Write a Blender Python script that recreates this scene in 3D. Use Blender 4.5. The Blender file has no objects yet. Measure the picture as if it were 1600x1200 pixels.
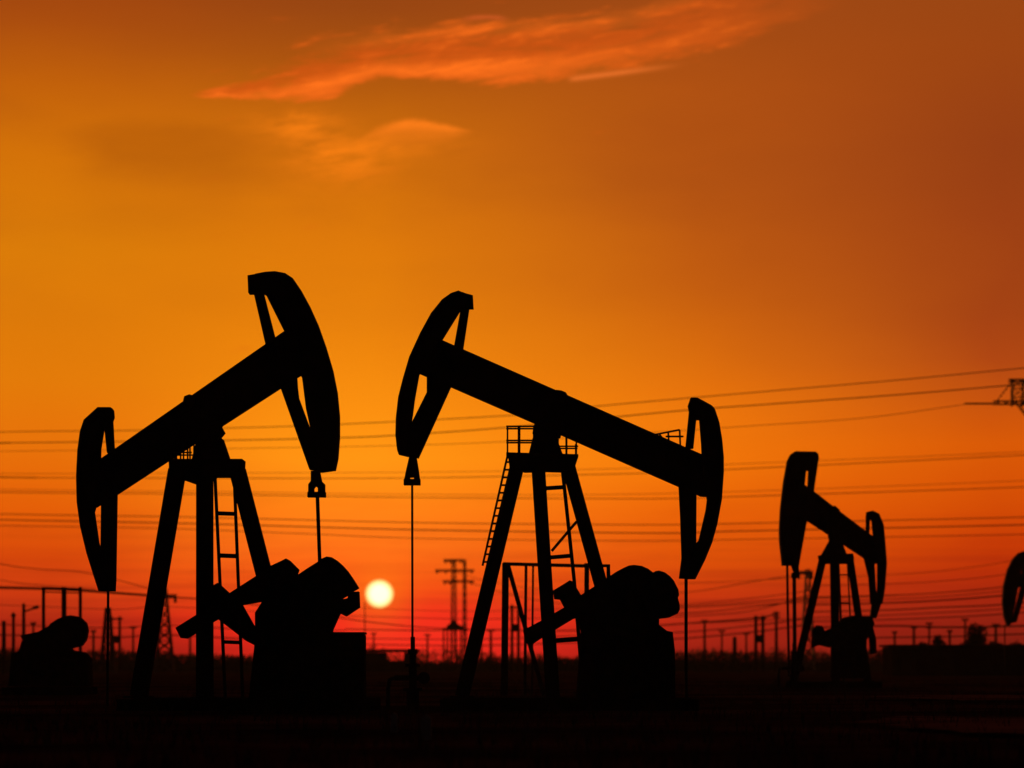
import bpy, bmesh, math, random
from mathutils import Vector, Matrix

random.seed(7)
SC = bpy.context.scene
COL = SC.collection

# ------------------------------------------------------------------ camera
LENS = 105.0
F = 1600 * LENS / 36.0          # focal length in photo pixels
HY = 1036.0                     # the horizon's row in the photo
CH = 1.25                       # camera height, metres
cam_data = bpy.data.cameras.new('camera')
cam = bpy.data.objects.new('camera', cam_data)
COL.objects.link(cam)
cam.location = (0, 0, CH)
cam.rotation_euler = (math.radians(90), 0, 0)
cam_data.lens = LENS
cam_data.sensor_width = 36
cam_data.shift_y = (HY - 600) / 1600
cam_data.clip_start = 0.5
cam_data.clip_end = 60000
cam_data.dof.use_dof = True
cam_data.dof.focus_distance = 80
cam_data.dof.aperture_fstop = 0.9
SC.camera = cam
SC.view_settings.view_transform = 'Standard'
SC.view_settings.look = 'None'
SC.view_settings.exposure = 0
SC.view_settings.gamma = 1

# ------------------------------------------------------------------ world: dusk sky
SUN_AZ = (593 - 800) / F
SUN_EL = (HY - 928) / F
world = bpy.data.worlds.new('World')
SC.world = world
world.use_nodes = True
NT = world.node_tree
NT.nodes.clear()
world.cycles.sampling_method = 'MANUAL'
world.cycles.sample_map_resolution = 1024


def lin(c):
    return tuple((v / 255 / 12.92) if v / 255 <= 0.04045 else ((v / 255 + 0.055) / 1.055) ** 2.4 for v in c)


class S:
    """A value in the sky's node graph; arithmetic on it adds Math nodes."""
    def __init__(self, sock): self.s = sock
    def __add__(self, o): return M('ADD', self, o)
    def __radd__(self, o): return M('ADD', o, self)
    def __sub__(self, o): return M('SUBTRACT', self, o)
    def __rsub__(self, o): return M('SUBTRACT', o, self)
    def __mul__(self, o): return M('MULTIPLY', self, o)
    def __rmul__(self, o): return M('MULTIPLY', o, self)
    def __truediv__(self, o): return M('DIVIDE', self, o)


def put(sock, v):
    if isinstance(v, S): NT.links.new(v.s, sock)
    else: sock.default_value = v


def M(op, a, b=0.0, clamp=False):
    n = NT.nodes.new('ShaderNodeMath'); n.operation = op; n.use_clamp = clamp
    put(n.inputs[0], a); put(n.inputs[1], b)
    return S(n.outputs[0])


def sstep(x, a, b, lo=0.0, hi=1.0):
    n = NT.nodes.new('ShaderNodeMapRange'); n.interpolation_type = 'SMOOTHSTEP'
    put(n.inputs[0], x)
    for i, v in ((1, a), (2, b), (3, lo), (4, hi)): n.inputs[i].default_value = v
    return S(n.outputs[0])


def lstep(x, a, b, lo=0.0, hi=1.0):
    n = NT.nodes.new('ShaderNodeMapRange'); n.clamp = True
    put(n.inputs[0], x)
    for i, v in ((1, a), (2, b), (3, lo), (4, hi)): n.inputs[i].default_value = v
    return S(n.outputs[0])


def gauss(x, w):
    q = x / w
    return M('POWER', 2.718, -1.0 * (q * q)) if False else M('EXPONENT', (q * q) * -1.0)


def curve(x, pts, pad=0):
    x0, x1 = pts[0][0], pts[-1][0]
    ys = [p[1] for p in pts]; y0, y1 = min(ys) - 1, max(ys) + 1
    n = NT.nodes.new('ShaderNodeFloatCurve')
    cv = n.mapping.curves[0]
    while len(cv.points) < len(pts): cv.points.new(0.5, 0.5)
    for p, (a, b) in zip(cv.points, pts):
        p.location = ((a - x0) / (x1 - x0), (b - y0) / (y1 - y0)); p.handle_type = 'AUTO'
    n.mapping.update()
    put(n.inputs['Value'], lstep(x, x0, x1))
    return S(n.outputs[0]) * (y1 - y0) + y0


def noise(vx, vy, scale=1.0, detail=4, rough=0.55, z=0.0, dist=0.0):
    c = NT.nodes.new('ShaderNodeCombineXYZ')
    put(c.inputs[0], vx); put(c.inputs[1], vy); c.inputs[2].default_value = z
    n = NT.nodes.new('ShaderNodeTexNoise')
    n.inputs['Scale'].default_value = scale; n.inputs['Detail'].default_value = detail
    n.inputs['Roughness'].default_value = rough; n.inputs['Distortion'].default_value = dist
    NT.links.new(c.outputs[0], n.inputs['Vector'])
    return S(n.outputs[0])


def ramp(t, stops):
    n = NT.nodes.new('ShaderNodeValToRGB')
    cr = n.color_ramp; cr.interpolation = 'EASE'
    cr.interpolation = 'CARDINAL'
    cr.interpolation = 'LINEAR'
    st = sorted(((HY - py) / 2800.0, c) for py, c in stops)
    while len(cr.elements) < len(st): cr.elements.new(0.5)
    for e, (p, c) in zip(cr.elements, st):
        e.position = max(0, min(1, p)); e.color = lin(c) + (1,)
    put(n.inputs[0], t)
    return S(n.outputs[0])


def mixc(f, a, b, mode='MIX'):
    n = NT.nodes.new('ShaderNodeMix'); n.data_type = 'RGBA'; n.blend_type = mode; n.clamp_factor = True
    put(n.inputs['Factor'], f)
    for sock, v in ((n.inputs[6], a), (n.inputs[7], b)):
        if isinstance(v, S): NT.links.new(v.s, sock)
        else: sock.default_value = tuple(v) + (1,)
    return S(n.outputs[2])


tc = NT.nodes.new('ShaderNodeTexCoord')
sep = NT.nodes.new('ShaderNodeSeparateXYZ')
NT.links.new(tc.outputs['Generated'], sep.inputs[0])
dx, dy, dz = S(sep.outputs[0]), S(sep.outputs[1]), S(sep.outputs[2])
az = M('ARCTAN2', dx, dy)                                   # compass bearing, 0 = north
el = M('ARCSINE', dz)                                       # height over the horizon
U = az * F + 800.0                                          # both in units of 1/4667 rad
V = HY - (el * F)
T = (HY - V) / 2800.0

HIGH = [(-250, (108, 47, 17)), (-700, (74, 32, 18)), (-1700, (34, 18, 15))]
skyA = ramp(T, [(1036, (105, 8, 8)), (1005, (145, 20, 12)), (970, (178, 34, 14)), (930, (204, 54, 12)), (870, (213, 70, 6)), (800, (224, 92, 5)),
                (700, (228, 112, 8)), (600, (226, 122, 8)), (400, (219, 124, 8)), (250, (210, 113, 8)),
                (150, (194, 97, 10)), (60, (170, 77, 14)), (0, (158, 68, 15))] + HIGH)
skyB = ramp(T, [(1036, (208, 12, 22)), (1000, (232, 22, 22)), (960, (250, 48, 18)), (920, (255, 86, 16)), (860, (255, 112, 22)),
                (800, (255, 128, 20)), (720, (255, 147, 18)), (650, (250, 143, 15)), (560, (240, 135, 12)),
                (450, (228, 126, 10)), (300, (214, 115, 10)), (200, (196, 102, 12)), (100, (168, 81, 15)),
                (30, (152, 70, 18))] + HIGH)
skyC = ramp(T, [(1036, (142, 14, 14)), (980, (176, 28, 15)), (930, (202, 52, 8)), (880, (217, 77, 5)), (800, (231, 98, 5)),
                (720, (240, 118, 8)), (650, (235, 117, 10)), (560, (217, 107, 12)), (450, (197, 94, 15)),
                (300, (179, 83, 18)), (150, (176, 81, 18)), (30, (162, 74, 20))] + HIGH)
skyD = ramp(T, [(1036, (98, 10, 9)), (980, (132, 18, 11)), (945, (154, 25, 10)), (900, (178, 40, 4)), (850, (195, 56, 2)), (780, (208, 76, 3)),
                (700, (214, 88, 5)), (640, (198, 82, 12)), (570, (175, 70, 18)), (500, (164, 66, 19)),
                (250, (150, 62, 20)), (100, (156, 68, 18)), (0, (154, 70, 20))] + HIGH)
wob = (noise(U / 420.0, V / 160.0, 1.0, 3, 0.5) - 0.5) * 160.0
Uw = U + wob
sky = mixc(sstep(Uw, 60, 560), skyA, skyB)
sky = mixc(lstep(Uw, 600, 1080), sky, skyC)
sky = mixc(lstep(Uw, 1080, 1560), sky, skyD)
# faint large-scale mottling and, low down, thin level bands of dusty air
mott = noise(U / 300.0, V / 110.0, 1.0, 4, 0.5, 3.0)
sky = mixc(sstep(mott, 0.35, 0.75) * 0.16 * sstep(V, 650, 300), sky, lin((150, 66, 16)))
band = noise(U / 700.0, V / 11.0, 1.0, 3, 0.6, 5.0)
sky = mixc(sstep(band, 0.42, 0.70) * 0.42 * sstep(V, 780, 970), sky, lin((140, 12, 8)))
band2 = noise(U / 260.0 + 7.0, (V + U * 0.02) / 30.0, 1.0, 4, 0.6, 2.0)
sky = mixc(sstep(band2, 0.45, 0.75) * 0.30 * sstep(V, 700, 930), sky, lin((170, 34, 10)))
sky = mixc(gauss(U - 630.0, 230.0) * gauss(V - 992.0, 50.0) * 0.85, sky, lin((255, 42, 28)))
# clouds
n1 = noise(U / 150.0, (V + U * 0.10) / 42.0, 1.0, 5, 0.55, 1.0) - 0.5
n2 = noise(U / 90.0, (V + U * 0.12) / 24.0, 1.0, 4, 0.6, 9.0)
n3 = noise(U / 260.0, (V + U * 0.13) / 16.0, 1.0, 4, 0.55, 4.0)
n4 = noise(U / 44.0, (V + U * 0.12) / 20.0, 1.0, 4, 0.6, 6.0) - 0.5
Vc = V + n1 * 20.0 + n4 * 13.0
lo1 = curve(U, [(290, 169), (420, 168), (480, 163), (520, 155), (560, 140), (600, 130), (640, 131), (700, 133), (780, 133), (860, 126), (960, 113), (1080, 92), (1200, 62), (1300, 30)])
up1 = curve(U, [(290, 163), (340, 152), (390, 138), (430, 122), (470, 92), (520, 76), (600, 68), (680, 58), (760, 48), (850, 48), (960, 36), (1080, 0), (1200, -30), (1300, -40)])
s1 = (Vc + n4 * 8.0 - up1) / (lo1 - up1)
ends1 = sstep(U, 292, 345) * sstep(U, 1340, 1100)
f1 = noise(U / 130.0, (V + U * 0.14) / 19.0, 1.0, 6, 0.62, 11.0, 0.6) - 0.5
f2 = noise(U / 46.0, (V + U * 0.16) / 9.0, 1.0, 5, 0.6, 13.0, 0.4) - 0.5
pr1 = sstep(s1, -0.55, 0.75) * sstep(s1, 1.22, 0.92)
den = sstep(pr1 * 1.0 + f1 * 2.1 + f2 * 0.8, 0.25, 1.05) * ends1
sky = mixc(den * (0.72 - 0.3 * sstep(U, 900, 1200)), sky, lin((211, 83, 18)))
edge1 = gauss(s1 - 0.86, 0.19) * sstep(U, 1150, 760, 0.22, 1.0) * (0.75 + f1 * 1.6) + gauss(s1 - 0.10, 0.16) * 0.34 * sstep(U, 450, 600) + sstep(f2 + f1, 0.02, 0.32) * 0.42
sky = mixc(sstep(pr1 + f1, 0.1, 0.7) * ends1 * edge1 * (0.92 - 0.4 * sstep(U, 900, 1200)), sky, lin((255, 114, 28)))
# the lens-shaped cloud below it with its soft tail
lo2 = curve(U, [(520, 268), (580, 240), (620, 228), (660, 223), (700, 221), (750, 215)])
up2 = curve(U, [(520, 250), (570, 218), (610, 202), (650, 195), (690, 200), (750, 213)])
s2 = (V + n1 * 14.0 + n4 * 9.0 - up2) / (lo2 - up2)
m2 = sstep(s2, -0.2, 0.25) * sstep(s2, 1.7, 0.7) * sstep(U, 525, 640) * sstep(U, 748, 700)
sky = mixc(m2 * (0.36 + gauss(s2 - 0.22, 0.32) * 0.50 + n4 * 0.5), sky, lin((255, 126, 26)))
b1 = gauss(U - 530.0, 75.0) * gauss(Vc - 258.0, 32.0) * 0.8 + gauss(U - 465.0, 62.0) * gauss(Vc - 206.0, 22.0) * 0.75 + gauss(U - 600.0, 110.0) * gauss(Vc - 238.0, 16.0) * 0.35
sky = mixc(b1 * sstep(n2 + f1 * 0.6, 0.25, 0.68), sky, lin((255, 130, 20)))
# thin bright streak
st = V - (135.5 - (U - 888.0) * 0.118)
sky = mixc(gauss(st, 4.0) * sstep(U, 882, 900) * sstep(U, 1085, 960) * 0.75, sky, lin((240, 115, 42)))
st2 = V - (42.0 + (U - 760.0) * (U - 760.0) * 0.0022)
sky = mixc(gauss(st2, 3.0) * sstep(U, 715, 745) * sstep(U, 800, 775) * 0.5, sky, lin((225, 95, 40)))
# dim veil on the left
v1 = sstep(Vc - gauss(U - 250.0, 150.0) * -28.0, 215, 248) * sstep(Vc, 330, 250) * sstep(U + n1 * 120.0, 70, 190) * sstep(U + n1 * 160.0, 480, 300) + gauss(Vc - 350.0, 40.0) * sstep(U, 60, 200) * sstep(U, 460, 260) * 0.35
sky = mixc(v1 * (0.46 + f1 * 0.3), sky, lin((172, 86, 9)))
# the glow round the sun, and the disc
du, dv = U - 593.0, V - 928.0
rr = M('SQRT', du * du + dv * dv)
sky = mixc(gauss(rr, 46.0) * 0.45, sky, lin((255, 128, 20)))
# away from the sunset the sky goes dim and cool
far = sstep(M('ABSOLUTE', az), 0.24, 1.5, 1.0, 0.0)
sky = mixc(far, lin((15, 11, 14)), sky)
disc = sstep(rr, 24.0, 19.0)
disc_col = mixc(sstep(rr, 22.0, 10.0), (1.2, 0.86, 0.2), (1.35, 1.3, 0.86))
sky = mixc(disc, sky, disc_col)
bg = NT.nodes.new('ShaderNodeBackground')
out = NT.nodes.new('ShaderNodeOutputWorld')
NT.links.new(sky.s, bg.inputs[0])
NT.links.new((sstep(V, 450, 960) * 0.11 + 1.03).s, bg.inputs[1])
NT.links.new(bg.outputs[0], out.inputs[0])

sun_data = bpy.data.lights.new('sun', 'SUN')
sun = bpy.data.objects.new('sun', sun_data)
COL.objects.link(sun)
sd = Vector((math.sin(SUN_AZ) * math.cos(SUN_EL), math.cos(SUN_AZ) * math.cos(SUN_EL), math.sin(SUN_EL)))
sun.rotation_euler = (-sd).to_track_quat('-Z', 'Y').to_euler()
sun.location = (0, 0, 60)
sun_data.energy = 0.6
sun_data.angle = math.radians(0.53)
sun_data.color = (1.0, 0.36, 0.10)


# ------------------------------------------------------------------ materials
def material(name, base, var, scale=3.0, rough=0.8, spec=0.1, metal=0.0, bump=0.0):
    m = bpy.data.materials.new(name); m.use_nodes = True
    nt = m.node_tree; b = nt.nodes['Principled BSDF']
    tcn = nt.nodes.new('ShaderNodeTexCoord')
    nz = nt.nodes.new('ShaderNodeTexNoise'); nz.inputs['Scale'].default_value = scale; nz.inputs['Detail'].default_value = 6
    nt.links.new(tcn.outputs['Object'], nz.inputs['Vector'])
    cr = nt.nodes.new('ShaderNodeValToRGB')
    cr.color_ramp.elements[0].position = 0.35; cr.color_ramp.elements[0].color = tuple(base) + (1,)
    cr.color_ramp.elements[1].position = 0.7; cr.color_ramp.elements[1].color = tuple(var) + (1,)
    nt.links.new(nz.outputs[0], cr.inputs[0]); nt.links.new(cr.outputs[0], b.inputs['Base Color'])
    b.inputs['Roughness'].default_value = rough; b.inputs['Metallic'].default_value = metal
    b.inputs['Specular IOR Level'].default_value = spec
    if bump:
        bp = nt.nodes.new('ShaderNodeBump'); bp.inputs['Strength'].default_value = bump
        nt.links.new(nz.outputs[0], bp.inputs['Height']); nt.links.new(bp.outputs[0], b.inputs['Normal'])
    return m


MAT = {
    'paint': material('weathered_black_paint', (0.018, 0.016, 0.016), (0.035, 0.025, 0.02), 2.0, 0.9, 0.0),
    'steel': material('dull_steel', (0.04, 0.036, 0.034), (0.07, 0.05, 0.04), 6.0, 0.8, 0.05),
    'iron': material('cast_iron', (0.02, 0.018, 0.018), (0.045, 0.03, 0.022), 3.0, 0.9, 0.0),
    'galv': material('galvanised_steel', (0.10, 0.095, 0.09), (0.16, 0.15, 0.14), 2.0, 0.7, 0.2),
    'cable': material('weathered_cable', (0.05, 0.05, 0.05), (0.08, 0.075, 0.07), 0.5, 0.8, 0.1),
    'wood': material('weathered_pole_wood', (0.06, 0.045, 0.035), (0.10, 0.075, 0.055), 3.0, 0.9, 0.05),
    'leaf': material('dark_foliage', (0.03, 0.04, 0.016), (0.06, 0.07, 0.03), 0.8, 0.9, 0.05),
    'bark': material('bark', (0.05, 0.04, 0.03), (0.09, 0.07, 0.05), 5.0, 0.95, 0.05),
    'brick': material('dark_render', (0.035, 0.028, 0.026), (0.06, 0.045, 0.04), 0.7, 0.9, 0.0),
    'roof': material('roof_sheet', (0.03, 0.027, 0.027), (0.05, 0.044, 0.04), 0.5, 0.9, 0.0),
    'concrete': material('pale_concrete', (0.30, 0.28, 0.26), (0.42, 0.39, 0.36), 3.0, 0.9, 0.05),
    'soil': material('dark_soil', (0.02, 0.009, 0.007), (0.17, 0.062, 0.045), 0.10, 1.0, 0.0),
    'track': material('dry_dust_track', (0.13, 0.055, 0.042), (0.36, 0.15, 0.12), 0.25, 1.0, 0.0),
    'grass': material('dry_weeds', (0.045, 0.035, 0.02), (0.08, 0.06, 0.035), 0.6, 1.0, 0.0),
}


# ------------------------------------------------------------------ helpers
def P(px, py, D):
    """The point at distance D (metres north) that stands at this bearing and height."""
    return Vector(((px - 800) / F * D, D, CH + (HY - py) / F * D))


def G(px, D, z=0.0):
    return Vector(((px - 800) / F * D, D, z))


def add_prism(bm, pts, thick):
    """Closed outline pts (all at one y) extruded by thick about that y."""
    a = [bm.verts.new((p.x, p.y - thick / 2, p.z)) for p in pts]
    b = [bm.verts.new((p.x, p.y + thick / 2, p.z)) for p in pts]
    n = len(pts)
    bm.faces.new(a); bm.faces.new(list(reversed(b)))
    for i in range(n):
        j = (i + 1) % n
        bm.faces.new((a[j], a[i], b[i], b[j]))


def add_bar(bm, p, q, w, h):
    """Box from p to q: w across (level), h in the plane of the bar and the vertical."""
    p, q = Vector(p), Vector(q)
    d = (q - p).normalized()
    u = Vector((0, 1, 0)) - d * d.y
    if u.length < 1e-3: u = Vector((1, 0, 0)) - d * d.x
    u.normalize(); v = d.cross(u)
    vs = []
    for e in (p, q):
        for a, b in ((-1, -1), (1, -1), (1, 1), (-1, 1)):
            vs.append(bm.verts.new(e + u * (a * w / 2) + v * (b * h / 2)))
    for f in ((3, 2, 1, 0), (4, 5, 6, 7), (0, 1, 5, 4), (1, 2, 6, 5), (2, 3, 7, 6), (3, 0, 4, 7)):
        bm.faces.new([vs[i] for i in f])


def add_box(bm, c, sx, sy, sz):
    """Box standing on c (middle of its bottom)."""
    c = Vector(c)
    vs = [bm.verts.new((c.x + a * sx / 2, c.y + b * sy / 2, c.z + k * sz)) for k in (0, 1) for a, b in ((-1, -1), (1, -1), (1, 1), (-1, 1))]
    for f in ((3, 2, 1, 0), (4, 5, 6, 7), (0, 1, 5, 4), (1, 2, 6, 5), (2, 3, 7, 6), (3, 0, 4, 7)):
        bm.faces.new([vs[i] for i in f])


def add_tube(bm, pts, r, n=8, r2=None):
    pts = [Vector(p) for p in pts]; rings = []
    for i, p in enumerate(pts):
        d = (pts[min(i + 1, len(pts) - 1)] - pts[max(i - 1, 0)]).normalized()
        ref = Vector((0, 1, 0)) if abs(d.y) < 0.9 else Vector((1, 0, 0))
        u = (ref - d * ref.dot(d)).normalized(); v = d.cross(u)
        rad = r if r2 is None else r + (r2 - r) * i / (len(pts) - 1)
        rings.append([bm.verts.new(p + (u * math.cos(6.2832 * k / n) + v * math.sin(6.2832 * k / n)) * rad) for k in range(n)])
    for a, b in zip(rings, rings[1:]):
        for k in range(n):
            bm.faces.new((a[k], a[(k + 1) % n], b[(k + 1) % n], b[k]))
    bm.faces.new(list(reversed(rings[0]))); bm.faces.new(rings[-1])


def add_cyl(bm, c, r, depth, n=28):
    """Drum whose axle points at the camera (along y)."""
    c = Vector(c)
    add_prism(bm, [Vector((c.x + r * math.cos(6.2832 * k / n), c.y, c.z + r * math.sin(6.2832 * k / n))) for k in range(n)], depth)


def add_hbeam(bm, p, q, w, d):
    """H-section column: two flanges w wide, d apart, joined by a web."""
    y = Vector((0, d / 2, 0))
    add_bar(bm, Vector(p) - y, Vector(q) - y, 0.05, w)
    add_bar(bm, Vector(p) + y, Vector(q) + y, 0.05, w)
    add_bar(bm, p, q, d - 0.06, 0.06)


def add_leaves(bm, c, rx, ry, rz, n, size):
    c = Vector(c)
    for _ in range(n):
        while True:
            q = Vector((random.uniform(-1, 1), random.uniform(-1, 1), random.uniform(-1, 1)))
            if q.length <= 1: break
        o = c + Vector((q.x * rx, q.y * ry, q.z * rz))
        a = Vector((random.gauss(0, 1), random.gauss(0, 1), random.gauss(0, 1))).normalized()
        b = a.orthogonal().normalized(); s = size * random.uniform(0.5, 1.3)
        vs = [bm.verts.new(o + a * s), bm.verts.new(o + b * s * 0.5), bm.verts.new(o - a * s), bm.verts.new(o - b * s * 0.5)]
        bm.faces.new(vs)


def obj(name, bm, mat, parent=None, smooth=False, fix=True):
    """Link bm as one mesh object. Meshes are given in world metres; a parent's own position is taken off."""
    top = parent
    off = Vector((0, 0, 0))
    while top is not None:
        off += top.location; top = top.parent
    me = bpy.data.meshes.new(name)
    if fix: bmesh.ops.recalc_face_normals(bm, faces=bm.faces)
    bmesh.ops.translate(bm, verts=bm.verts, vec=-off)
    bm.to_mesh(me); bm.free()
    me.materials.append(MAT[mat])
    if smooth:
        for p in me.polygons: p.use_smooth = True
    o = bpy.data.objects.new(name, me); COL.objects.link(o)
    if parent is not None: o.parent = parent
    return o


def thing(name, label, cat, loc, group=None):
    o = bpy.data.objects.new(name, None); COL.objects.link(o)
    o.empty_display_size = 0.3
    o.location = loc
    tag(o, label, cat, group)
    return o


def tag(o, label, cat, group=None):
    o['label'] = label; o['category'] = cat
    if group: o['group'] = group
    return o


def kind(o, k):
    o['kind'] = k
    return o


def build(name, mat, parent, fn, smooth=False):
    bm = bmesh.new(); fn(bm)
    return obj(name, bm, mat, parent, smooth)


def poly(px_pts, D):
    return [P(a, b, D) for a, b in px_pts]


# ------------------------------------------------------------------ ground
def ground_mesh():
    bm = bmesh.new()
    ys = [-60, -10, 10, 20, 28, 36, 44, 52, 60, 68, 74, 80, 86, 94, 104, 116, 130, 150, 175, 210, 260, 330, 450, 700, 1200, 1800, 2500]
    rows = []
    for y in ys:
        half = 60 + abs(y) * 0.8
        row = []
        for i in range(61):
            x = (i / 30 - 1) * half
            z = 0.0
            if 10 < y < 700:
                z = 0.05 * math.sin(x * 0.31 + y * 0.07) * math.sin(y * 0.19 + x * 0.05) + random.uniform(-0.02, 0.02) - 0.06
            row.append(bm.verts.new((x, y, z)))
        rows.append(row)
    for a, b in zip(rows, rows[1:]):
        for i in range(60):
            bm.faces.new((a[i], a[i + 1], b[i + 1], b[i]))
    return bm


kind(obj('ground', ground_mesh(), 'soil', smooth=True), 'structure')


def track(name, outline, z):
    bm = bmesh.new()
    pts = []
    for (xa, ya), (xb, yb) in zip(outline, outline[1:] + outline[:1]):
        n = max(2, int(math.hypot(xb - xa, yb - ya) / 0.8))
        for i in range(n):
            t = i / n
            pts.append((xa + (xb - xa) * t + random.gauss(0, .35), ya + (yb - ya) * t + random.gauss(0, .55)))
    bm.faces.new([bm.verts.new((x, y, z)) for x, y in pts])
    return kind(obj(name, bm, 'track'), 'structure')


def gx(px, D): return (px - 800) / F * D


track('dirt_track', [(gx(1360, 108), 108), (gx(1480, 100), 99), (gx(1640, 100), 98), (gx(2200, 104), 104), (gx(2200, 116), 116), (gx(1640, 113), 113), (gx(1440, 116), 116)], 0.035)
track('dirt_path', [(gx(1330, 62), 62), (gx(1460, 54), 54), (gx(1700, 48), 48), (gx(2100, 50), 50), (gx(2000, 66), 66), (gx(1640, 66), 67), (gx(1450, 68), 69)], 0.03)

# ------------------------------------------------------------------ pumpjacks
D0 = 80.0


def arc_plate(pts, D, width, th):
    """A curved face plate that follows the outer edge pts of a head, th proud of it."""
    bm = bmesh.new()
    q = poly(pts, D)
    cen = sum(q, Vector()) / len(q)
    n = len(q); outer = []; inner = []
    for i, p in enumerate(q):
        d = (q[min(i + 1, n - 1)] - q[max(i - 1, 0)]).normalized()
        nn = Vector((d.z, 0, -d.x))
        outer.append(p); inner.append((p, nn))
    sgn = 1 if sum((p - cen).dot(nn) for p, nn in inner) > 0 else -1
    inn = [p - nn * sgn * th for p, nn in inner]
    add_prism(bm, outer + list(reversed(inn)), width)
    return bm


def head(name, root, D, body, curve_pts, stays, width):
    h = build(name, 'paint', root, lambda bm: add_prism(bm, poly(body, D), width - 0.14), False)
    obj('face_plate', arc_plate(curve_pts, D, width, 0.07), 'steel', h)
    for s in stays:
        build('stay', 'paint', h, lambda bm: add_prism(bm, poly(s, D), width - 0.26))
    return h


def beam(root, D, outline, top, bottom, width, hump=None):
    def fn(bm):
        add_prism(bm, poly(outline, D), 0.14)
        for (a, b), s in ((top, 1), (bottom, -1)):
            pa, pb = P(*a, D), P(*b, D)
            d = (pb - pa).normalized(); nn = Vector((-d.z, 0, d.x))
            if nn.z < 0: nn = -nn
            add_bar(bm, pa - nn * s * 0.034, pb - nn * s * 0.034, width, 0.06)
        # stiffeners between the flanges
        for k in range(1, 8):
            t = k / 8
            a = Vector((top[0][0] + (top[1][0] - top[0][0]) * t, top[0][1] + (top[1][1] - top[0][1]) * t))
            b = Vector((bottom[0][0] + (bottom[1][0] - bottom[0][0]) * t, bottom[0][1] + (bottom[1][1] - bottom[0][1]) * t))
            add_bar(bm, P(a.x, a.y + 3, D), P(b.x, b.y - 3, D), width - 0.06, 0.03)
    o = build('walking_beam', 'paint', root, fn)
    if hump:
        build('clamp', 'iron', o, lambda bm: add_prism(bm, poly(hump, D), width - 0.08))
    return o


def legs(root, spec, zbase=0.34):
    """spec: (top px, top py, top D, foot px, foot D, flange width, depth)"""
    for tx, ty, tD, fx, fD, w, d in spec:
        build('leg', 'paint', root, lambda bm: (add_hbeam(bm, P(tx, ty, tD), G(fx, fD, zbase), w, d),
                                                add_box(bm, G(fx, fD, zbase - 0.04), w * 1.7, d * 1.5, 0.05)))


def skid(root, D, x0, x1, half):
    def fn(bm):
        for s in (-1, 1):
            a, b = G(x0, D), G(x1, D)
            for z, h, w in ((0.03, 0.06, 0.32), (0.16, 0.20, 0.06), (0.27, 0.06, 0.32)):
                add_bar(bm, (a.x, D + s * half, z), (b.x, D + s * half, z), w, h)
        n = 7
        for k in range(n):
            x = a.x + (b.x - a.x) * (k + 0.5) / n
            add_bar(bm, (x, D - half + 0.17, 0.15), (x, D + half - 0.17, 0.15), 0.18, 0.2)
    build('skid', 'paint', root, fn)


def rod(name, root, pts, r, D, mat='steel'):
    return build(name, mat, root, lambda bm: add_tube(bm, pts, r, 10), True)


def railing(root, D, posts, rails, half, r=0.032, mirror=True):
    def fn(bm):
        for s in ((-1, 1) if mirror else (0,)):
            y = D + s * half
            k = D / y
            for x, y0, y1, rr in posts:
                a, b = P(x, y0, D), P(x, y1, D); a.y = b.y = y
                add_tube(bm, [a, b], rr or r, 6)
            for x0, y0, x1, y1 in rails:
                a, b = P(x0, y0, D), P(x1, y1, D); a.y = b.y = y
                add_tube(bm, [a, b], r, 6)
        a = P(posts[0][0], posts[0][1] + 2, D)
        add_bar(bm, a - Vector((0, half, 0)), a + Vector((0, half, 0)), r * 1.6, r * 1.6)
    return build('railing', 'steel', root, fn)


GP = 'oil pumpjacks at work in the field'

# ---- the left pumpjack
p1 = thing('pumpjack', 'big black pumpjack left of the sun, its largest horsehead raised high on the right end', 'pumpjack', G(330, D0), GP)
beam(p1, D0, [(152, 722), (180, 703), (417, 537), (470, 500), (476, 584), (439, 606), (184, 773), (150, 790)],
     ((152, 722), (470, 501)), ((150, 793), (476, 582)), 0.48, [(286, 632), (289, 620), (297, 617), (304, 619), (306, 627), (300, 640), (292, 645)])
c1 = [(388, 432), (400, 430), (416, 427), (431, 426), (447, 429), (459, 437), (472, 456), (484, 478), (497, 507), (509, 541), (520, 578), (527, 613), (530.5, 650), (530.5, 682), (528, 716), (524, 735)]
head('horsehead', p1, D0, c1 + [(503, 738), (496, 737), (487, 676), (479, 640), (473, 592), (455, 560), (446, 521), (416, 461), (412, 459), (389, 459)], c1[1:],
     [[(397, 458), (412, 458), (431, 532), (416, 541)], [(438, 604), (464, 590), (465, 606), (467, 622), (487, 676), (500, 736), (484, 734)]], 0.66)
c1r = [(155, 637), (133, 657), (127, 675), (123, 705), (121, 745), (122, 785), (127, 822), (137, 864), (147, 896), (156, 924)]
head('rear_horsehead', p1, D0, [(178, 652), (177, 641), (174, 637)] + c1r + [(170, 924), (158, 862), (154, 848), (147, 800), (150, 790), (156, 745), (157, 701), (163, 664), (175, 660)], c1r,
     [[(163, 660), (176, 656), (179, 708), (168, 708)], [(159, 770), (183, 770), (181, 905), (180, 924), (166, 924), (158, 866)]], 0.56)
build('carrier_bar', 'iron', p1, lambda bm: (add_prism(bm, poly([(486, 736), (500, 736), (503, 752), (508, 757), (508, 763), (497, 763), (494, 760), (491, 763), (482, 763), (482, 757), (486, 752)], D0), 0.3),
                                             add_prism(bm, poly([(482, 763), (491, 763), (491, 769), (482, 769)], D0), 0.3),
                                             add_prism(bm, poly([(497, 763), (508, 763), (508, 769), (497, 769)], D0), 0.3),
                                             add_prism(bm, poly([(481, 769), (509, 769), (509, 777), (481, 777)], D0), 0.42)))
rod('polished_rod', p1, [P(496, 777, D0), P(500, 890, D0), G(501, D0, 0.1)], 0.052, D0)
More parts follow.
